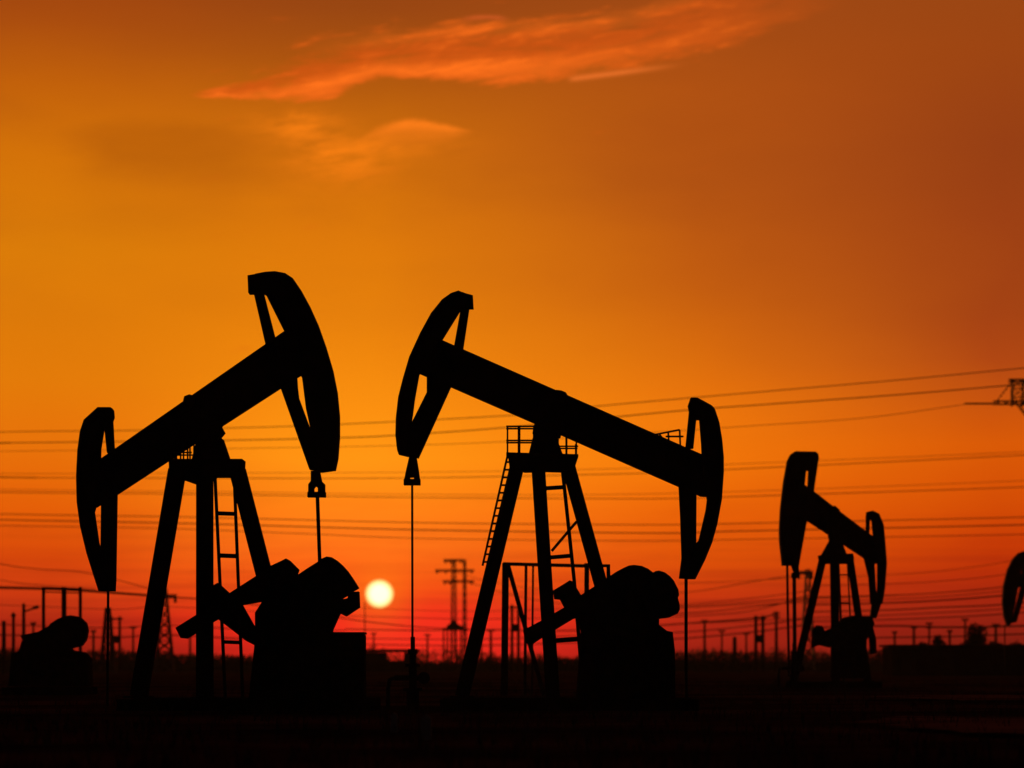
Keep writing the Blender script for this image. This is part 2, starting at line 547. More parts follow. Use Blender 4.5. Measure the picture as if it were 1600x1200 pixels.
rod('pull_rod', p1, [P(169, 922, D0), P(168.5, 1000, D0), G(168, D0, 0.1)], 0.036, D0)
legs(p1, [(277, 735, D0 + .3, 217, D0 + 1.6, 0.45, 0.4), (320, 740, D0 - .3, 320, D0 - 1.6, 0.42, 0.4), (371, 735, D0 + .3, 462, D0 + 1.6, 0.43, 0.4)])
build('cap_plate', 'paint', p1, lambda bm: (add_prism(bm, poly([(267, 719), (381, 719), (380, 745), (337, 745), (318, 757), (305, 756), (288, 750), (268, 745)], D0), 1.1)))
sad = build('saddle_bearing', 'iron', p1, lambda bm: (add_prism(bm, poly([(302, 719), (309, 690), (320, 668), (343, 668), (341, 690), (348, 686), (359, 719)], D0), 0.8)))
build('bearing_cap', 'iron', sad, lambda bm: add_prism(bm, poly([(312, 690), (308, 680), (330, 640), (352, 640), (346, 667), (351, 676), (341, 688)], D0), 0.6))
railing(p1, D0, [(270, 712, 719, None), (279, 702, 719, None), (290, 697, 719, None), (300, 690, 719, None)], [(266, 709, 303, 709)], 0.5, 0.025)


def ladder1(bm):
    D = D0 + 1.0
    for a, b in (((336, 745), (353, 1106)), ((366, 745), (380, 1106))):
        add_bar(bm, P(*a, D), P(*b, D), 0.08, 0.085)
    for y, h in ((802, 0.11), (868, 0.12), (935, 0.11), (1003, 0.1)):
        t = (y - 745) / 317
        add_bar(bm, P(336 + 15 * t, y, D), P(366 + 12 * t, y + 1, D), 0.07, h)


build('ladder', 'steel', p1, ladder1)
k = build('crank', 'iron', p1, lambda bm: add_prism(bm, poly([(275, 981), (283, 997), (293, 998), (330, 974), (378, 946), (440, 935), (452, 912), (421, 887), (376, 916), (345, 936), (307, 961)], D0 - 1.2), 0.3))
build('counterweight', 'iron', k, lambda bm: add_prism(bm, poly([(421, 886), (440, 877), (448, 873), (453, 876), (467, 890), (464, 900), (440, 930), (418, 925), (405, 905)], D0 - 1.35), 0.55))
k = build('crank', 'iron', p1, lambda bm: add_prism(bm, poly([(330, 918), (341, 912), (347, 916), (360, 929), (379, 945), (402, 986), (402, 1010), (386, 1002), (342, 968), (326, 950)], D0 + 1.2), 0.3))
build('counterweight', 'iron', k, lambda bm: add_prism(bm, poly([(322, 922), (341, 911), (362, 930), (352, 962), (330, 965), (318, 948)], D0 + 1.35), 0.5))
gb = build('gearbox', 'iron', p1, lambda bm: add_prism(bm, poly([(402, 958), (420, 930), (440, 912), (500, 905), (524, 930), (518, 990), (517, 1096), (392, 1096), (402, 1000)], D0), 1.5))
build('gear_cover', 'iron', gb, lambda bm: add_cyl(bm, P(465, 950, D0 - .8), 0.55, 0.14))
fw = build('flywheel', 'iron', p1, lambda bm: add_prism(bm, poly([(440, 940), (464, 900), (480, 889), (496, 879), (504, 873), (511, 870), (519, 871), (527, 876), (536, 884), (544, 893), (553, 906), (561, 919), (556, 922), (548, 926), (543, 931), (536, 935), (532, 958), (520, 985), (480, 1000), (446, 985)], D0 - 1.2), 0.5))
build('counterweight', 'iron', fw, lambda bm: add_prism(bm, poly([(530, 938), (544, 935), (545, 930), (552, 925), (561, 924.5), (562, 949), (541, 963), (528, 957)], D0 - 1.35), 0.7))
mt = build('motor_housing', 'iron', p1, lambda bm: (add_prism(bm, poly([(510, 990), (568, 990), (570, 993), (570, 1096), (510, 1096)], D0 + .1), 1.4),))
build('lid', 'steel', mt, lambda bm: add_prism(bm, poly([(508, 988), (571, 988), (571, 991), (508, 991)], D0 + .1), 1.5))
skid(p1, D0, 196, 590, 1.75)

# ---- the right pumpjack
p2 = thing('pumpjack', 'big black pumpjack right of the sun with a railed platform below its beam', 'pumpjack', G(850, D0), GP)
b2 = beam(p2, D0, [(664, 520), (689, 531), (722, 549), (1069, 699), (1110, 716), (1110, 777), (1095, 776), (1060, 760), (704, 605), (655, 584)],
          ((672, 524), (1096, 710.5)), ((655, 582.5), (1096, 776)), 0.48, [(866, 612), (869, 610), (877, 611), (884, 614), (890, 624), (884, 634), (870, 626)])
c2 = [(717, 456), (705, 460), (691, 470), (674, 491), (657, 522), (640, 559), (630, 593), (622.7, 622), (619, 655), (618.5, 682), (621, 704), (623, 710)]
head('horsehead', p2, D0, [(740, 482), (739, 463), (728, 460)] + c2 + [(640, 714), (642.5, 662), (645, 648), (648, 624), (655, 585), (668, 560), (690, 532), (721, 482)], c2,
     [[(721, 478), (734, 478), (723, 551), (709, 545)], [(667, 580), (712, 590), (703.5, 607), (654, 716), (638, 713), (642, 664), (667, 614)]], 0.66)
c2r = [(1088, 622), (1111, 634.5), (1116, 640), (1123, 661), (1127.5, 688), (1130, 715), (1130, 739), (1127, 781), (1120, 819), (1112, 848), (1101, 875), (1086, 905)]
head('rear_horsehead', p2, D0, [(1075, 634), (1079, 622)] + c2r + [(1074, 905), (1085, 852), (1092, 844), (1103, 797), (1105, 781), (1098, 740), (1096, 694), (1093, 656), (1087, 656), (1077, 643)], c2r,
     [[(1077, 640), (1088, 652), (1083, 701), (1071, 701)], [(1060, 750), (1088, 765), (1087.5, 850), (1080, 905), (1061, 904), (1063, 888), (1065, 872), (1063, 808)]], 0.56)
build('carrier_bar', 'iron', p2, lambda bm: (add_prism(bm, poly([(640, 712), (651, 714), (655, 738), (647, 741), (647, 746), (641, 746), (641, 741), (634, 738)], D0), 0.3),
                                             add_prism(bm, poly([(634, 738), (641, 741), (641, 749), (632, 749)], D0), 0.3),
                                             add_prism(bm, poly([(655, 738), (647, 741), (647, 749), (656, 749)], D0), 0.3),
                                             add_prism(bm, poly([(631, 749), (657, 749), (657, 758), (631, 758)], D0), 0.42)))
rod('polished_rod', p2, [P(644, 758, D0), P(644.5, 1000, D0), G(645, D0, 0.9)], 0.032, D0)
rod('pull_rod', p2, [P(1072, 903, D0), G(1072, D0, 0.1)], 0.046, D0)
legs(p2, [(809.5, 722, D0 + .3, 722, D0 + 1.6, 0.385, 0.4), (841, 730, D0 - .3, 864, D0 - 1.6, 0.36, 0.4), (887, 725, D0 + .3, 987, D0 + 1.6, 0.36, 0.4)])
build('cap_plate', 'paint', p2, lambda bm: (add_prism(bm, poly([(794, 714), (903, 714), (901, 722), (896, 737), (853, 736), (820, 737), (796, 728)], D0), 1.1)))
sad = build('saddle_bearing', 'iron', p2, lambda bm: (add_prism(bm, poly([(825, 714), (832, 686), (838, 676), (866, 676), (880, 714)], D0), 0.8)))
build('bearing_cap', 'iron', sad, lambda bm: add_prism(bm, poly([(836, 684), (832, 676), (836, 658), (880, 665), (876, 684)], D0), 0.6))
pl = build('platform', 'steel', p2, lambda bm: add_prism(bm, poly([(791, 709), (903, 712), (903, 716), (791, 714)], D0), 1.2))
railing(p2, D0, [(793, 668, 712, 0.026), (811, 668, 712, 0.044), (834, 668, 712, 0.026)], [(791, 668, 836, 668), (791, 690, 836, 690)], 0.4, 0.026)
railing(p2, D0, [(885, 676, 713, 0.026), (900, 692, 713, 0.026), (872, 676, 713, 0.02)], [(868, 676, 886, 676), (868, 699, 903, 699)], 0.4, 0.024)
bm = bmesh.new()
for x0, y0, x1, y1 in ((1024, 679, 1062, 671.5), (1040, 682, 1068, 682), (1044, 675, 1045, 690), (1062, 671.5, 1063, 698), (1030, 678, 1036, 686)):
    add_tube(bm, [P(x0, y0, D0 - .18), P(x1, y1, D0 - .18)], 0.028, 6)
obj('handrail', bm, 'steel', b2)


def ladder2(bm):
    D = D0 - 0.2
    for dx_ in (0, 9):
        add_tube(bm, [P(792.5 + dx_, 714, D), P(754 + dx_, 884, D)], 0.034, 6)
    for k_ in range(14):
        y = 722 + k_ * 12; t = (y - 714) / 170
        add_tube(bm, [P(793 - 38 * t, y, D), P(802 - 38 * t, y, D)], 0.03, 6)


build('ladder', 'steel', p2, ladder2)


def brace2(bm):
    D = D0 + .5
    add_bar(bm, P(879, 735, D), P(897, 905, D), 0.08, 0.10)
    add_bar(bm, P(897, 905, D), G(912, D + .4, .3), 0.08, 0.10)
    for x0, y0, x1, y1, h in ((852, 763, 884, 761, .11), (860, 871, 896, 868, .11), (862, 861, 901, 815, .075), (868, 1001, 908, 998, .13)):
        add_bar(bm, P(x0, y0, D), P(x1, y1, D), 0.07, h)


build('brace', 'steel', p2, brace2)
k = build('crank', 'iron', p2, lambda bm: add_prism(bm, poly([(817, 985), (822, 1005), (829, 1009), (848, 996), (896, 967), (935, 955), (940, 915), (926, 918), (907, 930), (880, 950), (847, 969)], D0 - 1.2), 0.3))
k = build('crank', 'iron', p2, lambda bm: add_prism(bm, poly([(880, 930), (900, 920), (908, 930), (940, 960), (935, 985), (905, 965), (882, 954)], D0 + 1.2), 0.3))
build('counterweight', 'iron', k, lambda bm: add_prism(bm, poly([(864, 923), (890, 907), (895, 909), (908, 931), (896, 952), (882, 950), (875, 937), (866, 936)], D0 + 1.35), 0.5))
gb = build('gearbox', 'iron', p2, lambda bm: add_prism(bm, poly([(908, 985), (900, 968), (926, 925), (960, 905), (1020, 915), (1028, 968), (1027, 1000), (1030, 1096), (900, 1096), (907, 1011)], D0), 1.5))
build('gear_cover', 'iron', gb, lambda bm: add_cyl(bm, P(975, 965, D0 - .8), 0.55, 0.14))
build('bracket', 'iron', gb, lambda bm: (add_prism(bm, poly([(936, 882), (953, 882), (953, 886), (936, 886)], D0), 0.4),
                                         add_prism(bm, poly([(948, 886), (953, 886), (954, 915), (948, 915)], D0), 0.4),
                                         add_prism(bm, poly([(936, 886), (942, 886), (941, 915), (936, 915)], D0), 0.4)))
fw = build('flywheel', 'iron', p2, lambda bm: add_prism(bm, poly([(926, 918), (953, 900), (962, 894), (973, 888), (982, 884), (990, 883), (1002, 884.5), (1012, 889), (1020, 895), (1030, 925), (1028, 966), (1000, 1000), (950, 990), (925, 960)], D0 - 1.2), 0.5))
build('counterweight', 'iron', fw, lambda bm: add_prism(bm, poly([(1018, 896), (1023, 893), (1029, 892), (1038, 895), (1046, 901), (1052, 908), (1059, 922), (1060, 931), (1058, 934), (1061, 945), (1061, 953), (1058, 959), (1045, 965), (1029, 967), (1010, 960), (1000, 930)], D0 - 1.4), 0.7))
mt = build('motor_housing', 'iron', p2, lambda bm: add_prism(bm, poly([(1020, 972), (1027, 976), (1040, 986), (1049, 988), (1052.5, 1016), (1053, 1096), (1018, 1096)], D0 + .1), 1.4))
skid(p2, D0, 690, 1085, 1.75)

# ---- the smaller pumpjack to the right
D3 = 150.0
p3 = thing('pumpjack', 'middle sized pumpjack standing farther off on the right, tall narrow horsehead raised', 'pumpjack', G(1310, D3), GP)
beam(p3, D3, [(1238, 752), (1271, 767), (1320, 805), (1353, 830), (1376, 846), (1376, 884), (1350, 873), (1293, 835), (1260, 813), (1238, 800)],
     ((1256, 757), (1366, 840)), ((1252, 808), (1366, 883)), 0.46, [(1300, 792), (1304, 790), (1312, 797), (1310, 804)])
c3 = [(1242, 705.5), (1235, 710), (1230, 720), (1224, 753), (1219, 797), (1217.5, 830), (1218, 847), (1222, 884)]
head('horsehead', p3, D3, [(1279, 718), (1278, 710), (1274, 706)] + c3 + [(1238, 884), (1244, 830), (1250, 790), (1255, 760), (1257, 757), (1259, 736), (1268, 735)], c3,
     [[(1264, 715), (1279, 715), (1271, 770), (1261.5, 768)], [(1240, 800), (1263, 800), (1251, 866), (1248, 884), (1234, 884)]], 0.7)
c3r = [(1363, 798), (1373, 803), (1380, 820), (1383, 853), (1385, 880), (1382, 920), (1378, 943)]
head('rear_horsehead', p3, D3, [(1353, 808), (1354, 800)] + c3r + [(1369, 946), (1371, 915), (1371, 882), (1366, 862), (1364, 836), (1362, 813), (1359, 811)], c3r,
     [[(1353, 805), (1359, 810), (1358, 836), (1353, 832)], [(1349, 870), (1366, 878), (1368, 916), (1371, 946), (1360, 944), (1357, 902)]], 0.56)
build('carrier_bar', 'iron', p3, lambda bm: (add_prism(bm, poly([(1236, 884), (1248, 884), (1248, 895), (1240, 895)], D3), 0.3), add_prism(bm, poly([(1237, 895), (1249, 895), (1249, 903), (1237, 903)], D3), 0.5)))
rod('polished_rod', p3, [P(1241, 902, D3), G(1242, D3, 0.9)], 0.10, D3)
build('pull_rod', 'steel', p3, lambda bm: add_prism(bm, poly([(1362, 942), (1377, 942), (1369, 966), (1359, 966)], D3), 0.3))
rod('bridle_cable', p3, [P(1230, 884, D3), P(1231, 960, D3), G(1233, D3, 0.6)], 0.065, D3)
legs(p3, [(1286, 872, D3 + .3, 1240, D3 + 1.5, 0.36, 0.35), (1303, 875, D3 - .3, 1306, D3 - 1.5, 0.38, 0.35), (1328, 872, D3 + .3, 1356, D3 + 1.5, 0.33, 0.35)])
build('cap_plate', 'paint', p3, lambda bm: (add_prism(bm, poly([(1279, 868), (1331, 865), (1333, 872), (1331, 881), (1282, 881)], D3), 1.0)))
build('saddle_bearing', 'iron', p3, lambda bm: add_prism(bm, poly([(1283, 868), (1296, 845), (1293, 828), (1316, 828), (1317, 853), (1322, 866)], D3), 0.7))


def ladder3(bm):
    D = D3 + .8
    add_bar(bm, P(1310, 880, D), P(1318, 1073, D), .07, .12)
    add_bar(bm, P(1324, 880, D), P(1334, 1073, D), .07, .07)
    for y in (898, 942, 986, 1030):
        t = (y - 880) / 182
        add_bar(bm, P(1310 + 8 * t, y, D), P(1324 + 10 * t, y, D), .06, .06)


build('ladder', 'steel', p3, ladder3)
gb = build('gearbox', 'iron', p3, lambda bm: add_prism(bm, poly([(1318, 966), (1330, 962), (1360, 963), (1364, 975), (1352, 1000), (1350, 1060), (1300, 1060), (1300, 985)], D3), 1.4))
fw = build('crank', 'iron', p3, lambda bm: add_prism(bm, poly([(1290, 990), (1322, 966), (1350, 966), (1362, 975), (1368, 997), (1369, 1020), (1360, 1022), (1358, 995), (1330, 1010), (1300, 1012)], D3 - 1.1), 0.5))
build('counterweight', 'iron', fw, lambda bm: add_prism(bm, poly([(1268, 1012), (1270, 984), (1276, 977), (1284, 978), (1288, 986), (1298, 982), (1305, 1000), (1296, 1012), (1280, 1008)], D3 - 1.3), 0.6))
skid(p3, D3, 1232, 1372, 1.6)

# ---- the farthest pumpjack, cut by the right edge
D4 = 235.0
p4 = thing('pumpjack', 'smallest pumpjack, only its horsehead showing at the right edge of the field', 'pumpjack', G(1650, D4), GP)
beam(p4, D4, [(1588, 897), (1660, 882), (1722, 868), (1722, 888), (1660, 903), (1588, 919)], ((1588, 898), (1722, 868)), ((1588, 918), (1722, 888)), 0.46)
c4 = [(1600, 861), (1591, 864), (1582.5, 873), (1574, 890), (1567.6, 916), (1566, 941), (1568.5, 964), (1573, 977)]
head('horsehead', p4, D4, [(1604, 866)] + c4 + [(1578, 977), (1582, 960), (1586, 943), (1589, 924), (1593, 905), (1596, 880)], c4,
     [[(1597, 866), (1605, 866), (1601, 900), (1596, 900)], [(1597, 908), (1606, 912), (1588, 972), (1580, 974)]], 0.66)
c4r = [(1722, 845), (1729, 852), (1733, 880), (1730, 905), (1724, 922)]
head('rear_horsehead', p4, D4, [(1717, 846)] + c4r + [(1719, 922), (1717, 880)], c4r, [], 0.56)
rod('polished_rod', p4, [P(1570, 976, D4), G(1570, D4, 0.5)], 0.05, D4)
legs(p4, [(1648, 910, D4 + .3, 1622, D4 + 1.5, 0.4, 0.35), (1656, 910, D4 - .3, 1658, D4 - 1.5, 0.4, 0.35), (1664, 910, D4 + .3, 1694, D4 + 1.5, 0.4, 0.35)])
build('saddle_bearing', 'iron', p4, lambda bm: add_prism(bm, poly([(1642, 915), (1652, 894), (1662, 894), (1670, 915)], D4), 0.8))
build('gearbox', 'iron', p4, lambda bm: add_prism(bm, poly([(1684, 1000), (1694, 975), (1716, 975), (1724, 1000), (1724, 1054), (1684, 1054)], D4), 1.4))
skid(p4, D4, 1610, 1735, 1.6)

# ---- the drive of a further unit at the left edge
D5 = 118.0
p5 = thing('pump_drive', 'low black pump drive with a rounded counterweight and slanting crank at the left edge', 'pump drive', G(95, D5))
k = build('crank', 'iron', p5, lambda bm: add_prism(bm, poly([(33, 993), (36, 1000), (60, 1006), (110, 1010), (120, 985), (96, 968), (61, 987)], D5 - .8), 0.4))
build('counterweight', 'iron', k, lambda bm: add_prism(bm, poly([(80, 975), (92, 967), (102, 963), (112, 961.5), (120, 963), (127, 966), (135, 974), (137.5, 986), (134.5, 1000), (128, 1009), (113, 1013), (85, 1008), (72, 990)], D5 - .95), 0.7))
build('gearbox', 'iron', p5, lambda bm: add_prism(bm, poly([(38, 1002), (75, 994), (104, 1005), (112, 1016), (130, 1019), (140, 1028), (142, 1072), (18, 1072), (22, 1022), (34, 1017)], D5), 1.4))
skid(p5, D5, 12, 145, 1.3)


# ------------------------------------------------------------------ wellheads
def wellhead(px, D, label, s=1.0):
    w = thing('wellhead', label, 'wellhead', G(px, D), 'wellheads under the horseheads')
    c = G(px, D)
    build('casing', 'iron', w, lambda bm: (add_tube(bm, [c, c + Vector((0, 0, .5 * s))], .17 * s, 14), add_tube(bm, [c + Vector((0, 0, .5 * s)), c + Vector((0, 0, .58 * s))], .26 * s, 14),
                                           add_tube(bm, [c + Vector((0, 0, .58 * s)), c + Vector((0, 0, 1.15 * s))], .11 * s, 14), add_tube(bm, [c + Vector((0, 0, 1.15 * s)), c + Vector((0, 0, 1.23 * s))], .2 * s, 14)))
    build('stuffing_box', 'iron', w, lambda bm: (add_tube(bm, [c + Vector((0, 0, 1.23 * s)), c + Vector((0, 0, 1.5 * s))], .09 * s, 14), add_tube(bm, [c + Vector((0, 0, 1.5 * s)), c + Vector((0, 0, 1.62 * s))], .13 * s, 14),
                                                 add_tube(bm, [c + Vector((0, 0, 1.62 * s)), c + Vector((0, 0, 1.95 * s))], .06 * s, 12)))
    v = build('valve', 'iron', w, lambda bm: (add_tube(bm, [c + Vector((-.5, 0, .85)) * s, c + Vector((.45, 0, .85)) * s], .07 * s, 12), add_box(bm, c + Vector((.3, 0, .72)) * s, .2 * s, .2 * s, .26 * s)))
    build('handwheel', 'steel', v, lambda bm: (add_cyl(bm, c + Vector((.3, -.2, .85)) * s if s == 1 else c + Vector((.3 * s, -.2 * s, .85 * s)), .16 * s, .03)))
    build('flow_line', 'steel', w, lambda bm: add_tube(bm, [c + Vector((-.5, 0, .85)) * s, c + Vector((-.62, 0, .8)) * s, c + Vector((-.66, 0, .6)) * s, c + Vector((-.66, 0, 0)) * s], .06 * s, 10), True)
    return w


wellhead(645, D0, 'dark wellhead with valve at the foot of the thin rod beside the sun')
wellhead(1240, D3, 'dark wellhead under the horsehead of the middle sized pumpjack', 1.15)


# pale posts in front of the wellhead
def marker(px, top, D, w, label):
    c = G(px, D)
    h = CH + (HY - top) / F * D
    o = build('marker_post', 'concrete', None, lambda bm: (add_box(bm, c + Vector((0, 0, -.05)), w, w, h), add_prism(bm, [c + Vector((-w / 2, 0, h - .05)), c + Vector((w / 2, 0, h - .05)), c + Vector((0, 0, h + w * .35 - .05))], w)))
    tag(o, label, 'post', 'marker posts before the wellhead')


marker(666, 1117, 50, .17, 'pale stubby marker post, right and nearer one in front of the wellhead')
marker(616, 1113, 56, .12, 'thin stubby marker post, left and farther one in front of the wellhead')


# ------------------------------------------------------------------ frames, sheds
def frame_left():
    D = 200.0
    t = thing('pipe_gantry', 'dark portal frame of three posts behind the pump drive on the left', 'gantry', G(98, D))
    for x, w in ((68, .2), (100, .3), (125.5, .2)):
        build('post', 'steel', t, lambda bm: add_bar(bm, P(x, 917, D), G(x, D, 0), w, w))
    build('crossbeam', 'steel', t, lambda bm: (add_bar(bm, P(66, 918, D), P(128, 921, D), .12, .1), add_bar(bm, P(66, 925, D), P(128, 927, D), .1, .07)))


def frame_mid():
    D = 112.0
    t = thing('pipe_rack', 'steel pipe rack with a slanting strut seen through the legs of the right pumpjack', 'rack', G(850, D))
    for x, w in ((790, .26), (822, .11), (833, .08), (917, .18), (938, .14)):
        build('post', 'steel', t, lambda bm: add_bar(bm, P(x, 880, D), G(x - 2, D, 0), w, w))
    build('crossbeam', 'steel', t, lambda bm: add_bar(bm, P(786, 881, D), P(942, 885, D), .12, .13))
    build('strut', 'steel', t, lambda bm: add_bar(bm, P(794, 884, D), P(850, 1087, D), .1, .17))


frame_left()
frame_mid()


def shed_mid():
    D = 420.0
    t = thing('open_shed', 'low flat roofed shed with an opening of red light, just right of the left drive', 'shed', G(603, D))
    zr = P(600, 1016, D).z
    build('roof', 'roof', t, lambda bm: add_prism(bm, [P(566, 1014.5, D), P(655, 1014.5, D), P(655, 1019, D), P(566, 1019, D)], 7))
    for x0, x1 in ((570, 604), (632, 650)):
        build('wall', 'brick', t, lambda bm: add_prism(bm, [P(x0, 1019.5, D), P(x1, 1019.5, D), G(x1, D), G(x0, D)], 6))
    build('sill_wall', 'brick', t, lambda bm: add_prism(bm, [P(604.2, 1033, D), P(631.8, 1033, D), G(631.8, D), G(604.2, D)], 6))


shed_mid()


def shed_right():
    D = 300.0
    t = thing('long_shed', 'long low flat roofed shed along the right edge, behind the smallest pumpjack', 'shed', G(1520, D))
    build('wall', 'brick', t, lambda bm: add_prism(bm, [P(1386, 1011, D), P(1720, 1011, D), G(1720, D), G(1386, D)], 8))
    build('roof', 'roof', t, lambda bm: add_prism(bm, [P(1382, 1007.5, D), P(1724, 1007.5, D), P(1724, 1010.5, D), P(1382, 1010.5, D)], 9))
    for x in (1420, 1480, 1560, 1630):
        build('door', 'steel', t, lambda bm: add_prism(bm, [P(x - 11, 1019, D - 4.05), P(x + 11, 1019, D - 4.05), G(x + 11, D - 4.05), G(x - 11, D - 4.05)], .08))


shed_right()


# ------------------------------------------------------------------ pylons and poles
def lattice(bm, c, z0, z1, w0, w1, n, r):
    """A square lattice mast: four legs and crossed braces."""
    c = Vector(c); ring = []
    for i in range(n + 1):
        t = i / n
        w = w0 + (w1 - w0) * t; z = z0 + (z1 - z0) * t
        ring.append([c + Vector((a * w / 2, b * w / 2, z)) for a, b in ((-1, -1), (1, -1), (1, 1), (-1, 1))])
    for k_ in range(4):
        add_bar(bm, ring[0][k_], ring[-1][k_], r * 1.6, r * 1.6)
    for i in range(n):
        for k_ in range(4):
            j = (k_ + 1) % 4
            add_bar(bm, ring[i][k_], ring[i + 1][j], r, r)
            add_bar(bm, ring[i][j], ring[i + 1][k_], r, r)
            add_bar(bm, ring[i + 1][k_], ring[i + 1][j], r, r)


def lattice_arm(bm, a, b, h, r, n=6):
    a, b = Vector(a), Vector(b)
    up = Vector((0, 0, h))
    for y in (-.4, .4):
        o = Vector((0, y, 0))
        add_bar(bm, a + o, b + o, r * 1.4, r * 1.4)
        add_bar(bm, a + o + up, b + o + up, r * 1.4, r * 1.4)
        for i in range(n):
            p, q = a.lerp(b, i / n) + o, a.lerp(b, (i + 1) / n) + o
            add_bar(bm, p, q + up, r, r)
            add_bar(bm, p + up, q, r, r)


def big_pylon():
    D = 350.0
    t = thing('lattice_pylon', 'tall lattice pylon at the right edge, only its left arm showing high up', 'pylon', G(1645, D))
    c = G(1645, D)
    zl, zu = P(0, 632, D).z, P(0, 597, D).z
    build('mast', 'galv', t, lambda bm: lattice(bm, c, 0, zl - 4, 6, 2.2, 8, .09))
    build('head_frame', 'galv', t, lambda bm: (lattice(bm, G(1590, D), zl - .2, zu + .3, 1.3, 1.3, 3, .07), lattice(bm, G(1700, D), zl - .2, zu + .3, 1.3, 1.3, 3, .07),
                                               [add_bar(bm, c + Vector((s * 1.0, y, zl - 4)), c + Vector((s * 4.1, y, zl)), .14, .14) for s in (-1, 1) for y in (-.6, .6)]))
    build('crossarm', 'galv', t, lambda bm: lattice_arm(bm, G(1552, D, zl), G(1738, D, zl), .4, .07, 14))
    build('crossarm', 'galv', t, lambda bm: lattice_arm(bm, G(1576, D, zu), G(1714, D, zu), .32, .07, 10))
    for x0, x1 in ((1507, 1553), (1738, 1784)):
        build('arm_tip', 'galv', t, lambda bm: (add_bar(bm, G(x0, D, zl + .1), G(x1, D, zl + .1), .3, .2)))
    for x, s in ((1557, 1), (1733, -1)):
        build('insulator', 'iron', t, lambda bm: (add_tube(bm, [G(x, D, zl + .4), G(x + s * 21, D, zu - .1)], .03, 6), [add_tube(bm, [G(x + s * 2 + s * i * 4, D, zl + .5 + i * .38), G(x + s * 4.4 + s * i * 4, D, zl + .73 + i * .38)], .08, 8) for i in range(5)]))
    return t


big_pylon()


def twin_mast():
    D = 900.0
    t = thing('twin_mast_pylon', 'distant twin mast pylon with three crossarms, right of the sun', 'pylon', G(715, D))
    for x0, x1, r in ((709, 709, .5), (722, 726, .3)):
        build('mast', 'galv', t, lambda bm: (lattice(bm, G(x1, D), 0, P(0, 875, D).z, r * 3.4, r * 2.0, 14, .24)))
    for y, xa, xb in ((876, 693, 724), (892, 680, 741), (909, 692, 741)):
        build('crossarm', 'galv', t, lambda bm: lattice_arm(bm, P(xa, y + 1, D), P(xb, y + 1, D), .55, .17, 10))
        for x in (xa + 3, (xa + 709) / 2 + 2, xb - 4):
            build('insulator', 'iron', t, lambda bm: add_tube(bm, [P(x, y + 1, D), P(x, y + 4, D)], .35, 6))
    D = 620.0
    t = thing('transformer_rack', 'dark transformer rack on thin legs below the twin mast pylon', 'rack', G(709, D))
    build('transformer', 'iron', t, lambda bm: (add_prism(bm, poly([(698, 978), (703, 975), (706, 969), (712, 969), (715, 975), (724, 979), (724, 985), (697, 985)], D), 3)))
    build('deck', 'steel', t, lambda bm: add_prism(bm, poly([(692, 981), (730, 981), (730, 984), (692, 984)], D), 2.2))
    for x in (693, 699, 705, 712, 720, 728):
        build('leg', 'steel', t, lambda bm: add_bar(bm, P(x, 984, D), G(x, D), .35, .32))


twin_mast()

GPOLE = 'poles along the horizon'


def pole(px, top, D, w, label, arms=(), cat='utility pole', lamp=None):
    t = thing('utility_pole', label, cat, G(px, D), GPOLE)
    build('shaft', 'wood', t, lambda bm: add_tube(bm, [G(px, D), P(px, top, D)], w / 2 * 1.15, 8, w / 2 * .85), True)
    for y, hw in arms:
        a = build('crossarm', 'wood', t, lambda bm: add_bar(bm, P(px - hw, y, D), P(px + hw, y, D), .16, .2))
        for s in (-1, 0.02, 1):
            build('insulator', 'iron', a, lambda bm: add_tube(bm, [P(px + s * hw * .85, y, D), P(px + s * hw * .85, y - 3, D)], .12, 6))
    if lamp:
        build('arm', 'steel', t, lambda bm: (add_bar(bm, P(px, lamp[1], D), P(*lamp[2:], D), .2, .2), add_bar(bm, P(lamp[2] - 5, lamp[3] + 1, D), P(lamp[2] + 3, lamp[3] - 1, D), .5, .35)))
    return t


pole(6, 970, 330, .5, 'stout pole at the far left edge of the field')
pole(21, 957, 330, .38, 'pole second from the left edge, beside the lamp pole', [(963, 3)])
pole(37, 943, 330, .42, 'lamp pole with a slanting arm left of the portal frame', lamp=(37, 956, 57, 949))
pole(570, 941, 600, .22, 'thin pole standing under the left side of the sun')
pole(584, 988, 700, .4, 'short pole under the middle of the sun', [(991, 4)])
pole(767, 984, 600, .55, 'short pole between the twin mast pylon and the right pumpjack', [(986, 6)])
pole(1101, 968, 560, .5, 'thin pole right of the big pull rod of the right pumpjack', [(971, 5)])
pole(1148, 995, 520, .8, 'short thick pole halfway between the two right pumpjacks', [])
pole(1213, 955, 480, .5, 'tall pole left of the rod of the middle sized pumpjack', [(959, 5), (965, 5)])
pole(1428, 978, 500, .5, 'pole above the roof of the long shed, left end', [(981, 5)])
pole(1484, 984, 520, .45, 'pole between two dark trees on the right', [(987, 4)])
pole(1556, 974, 500, .5, 'pole just left of the smallest pumpjack', [(977, 6)])


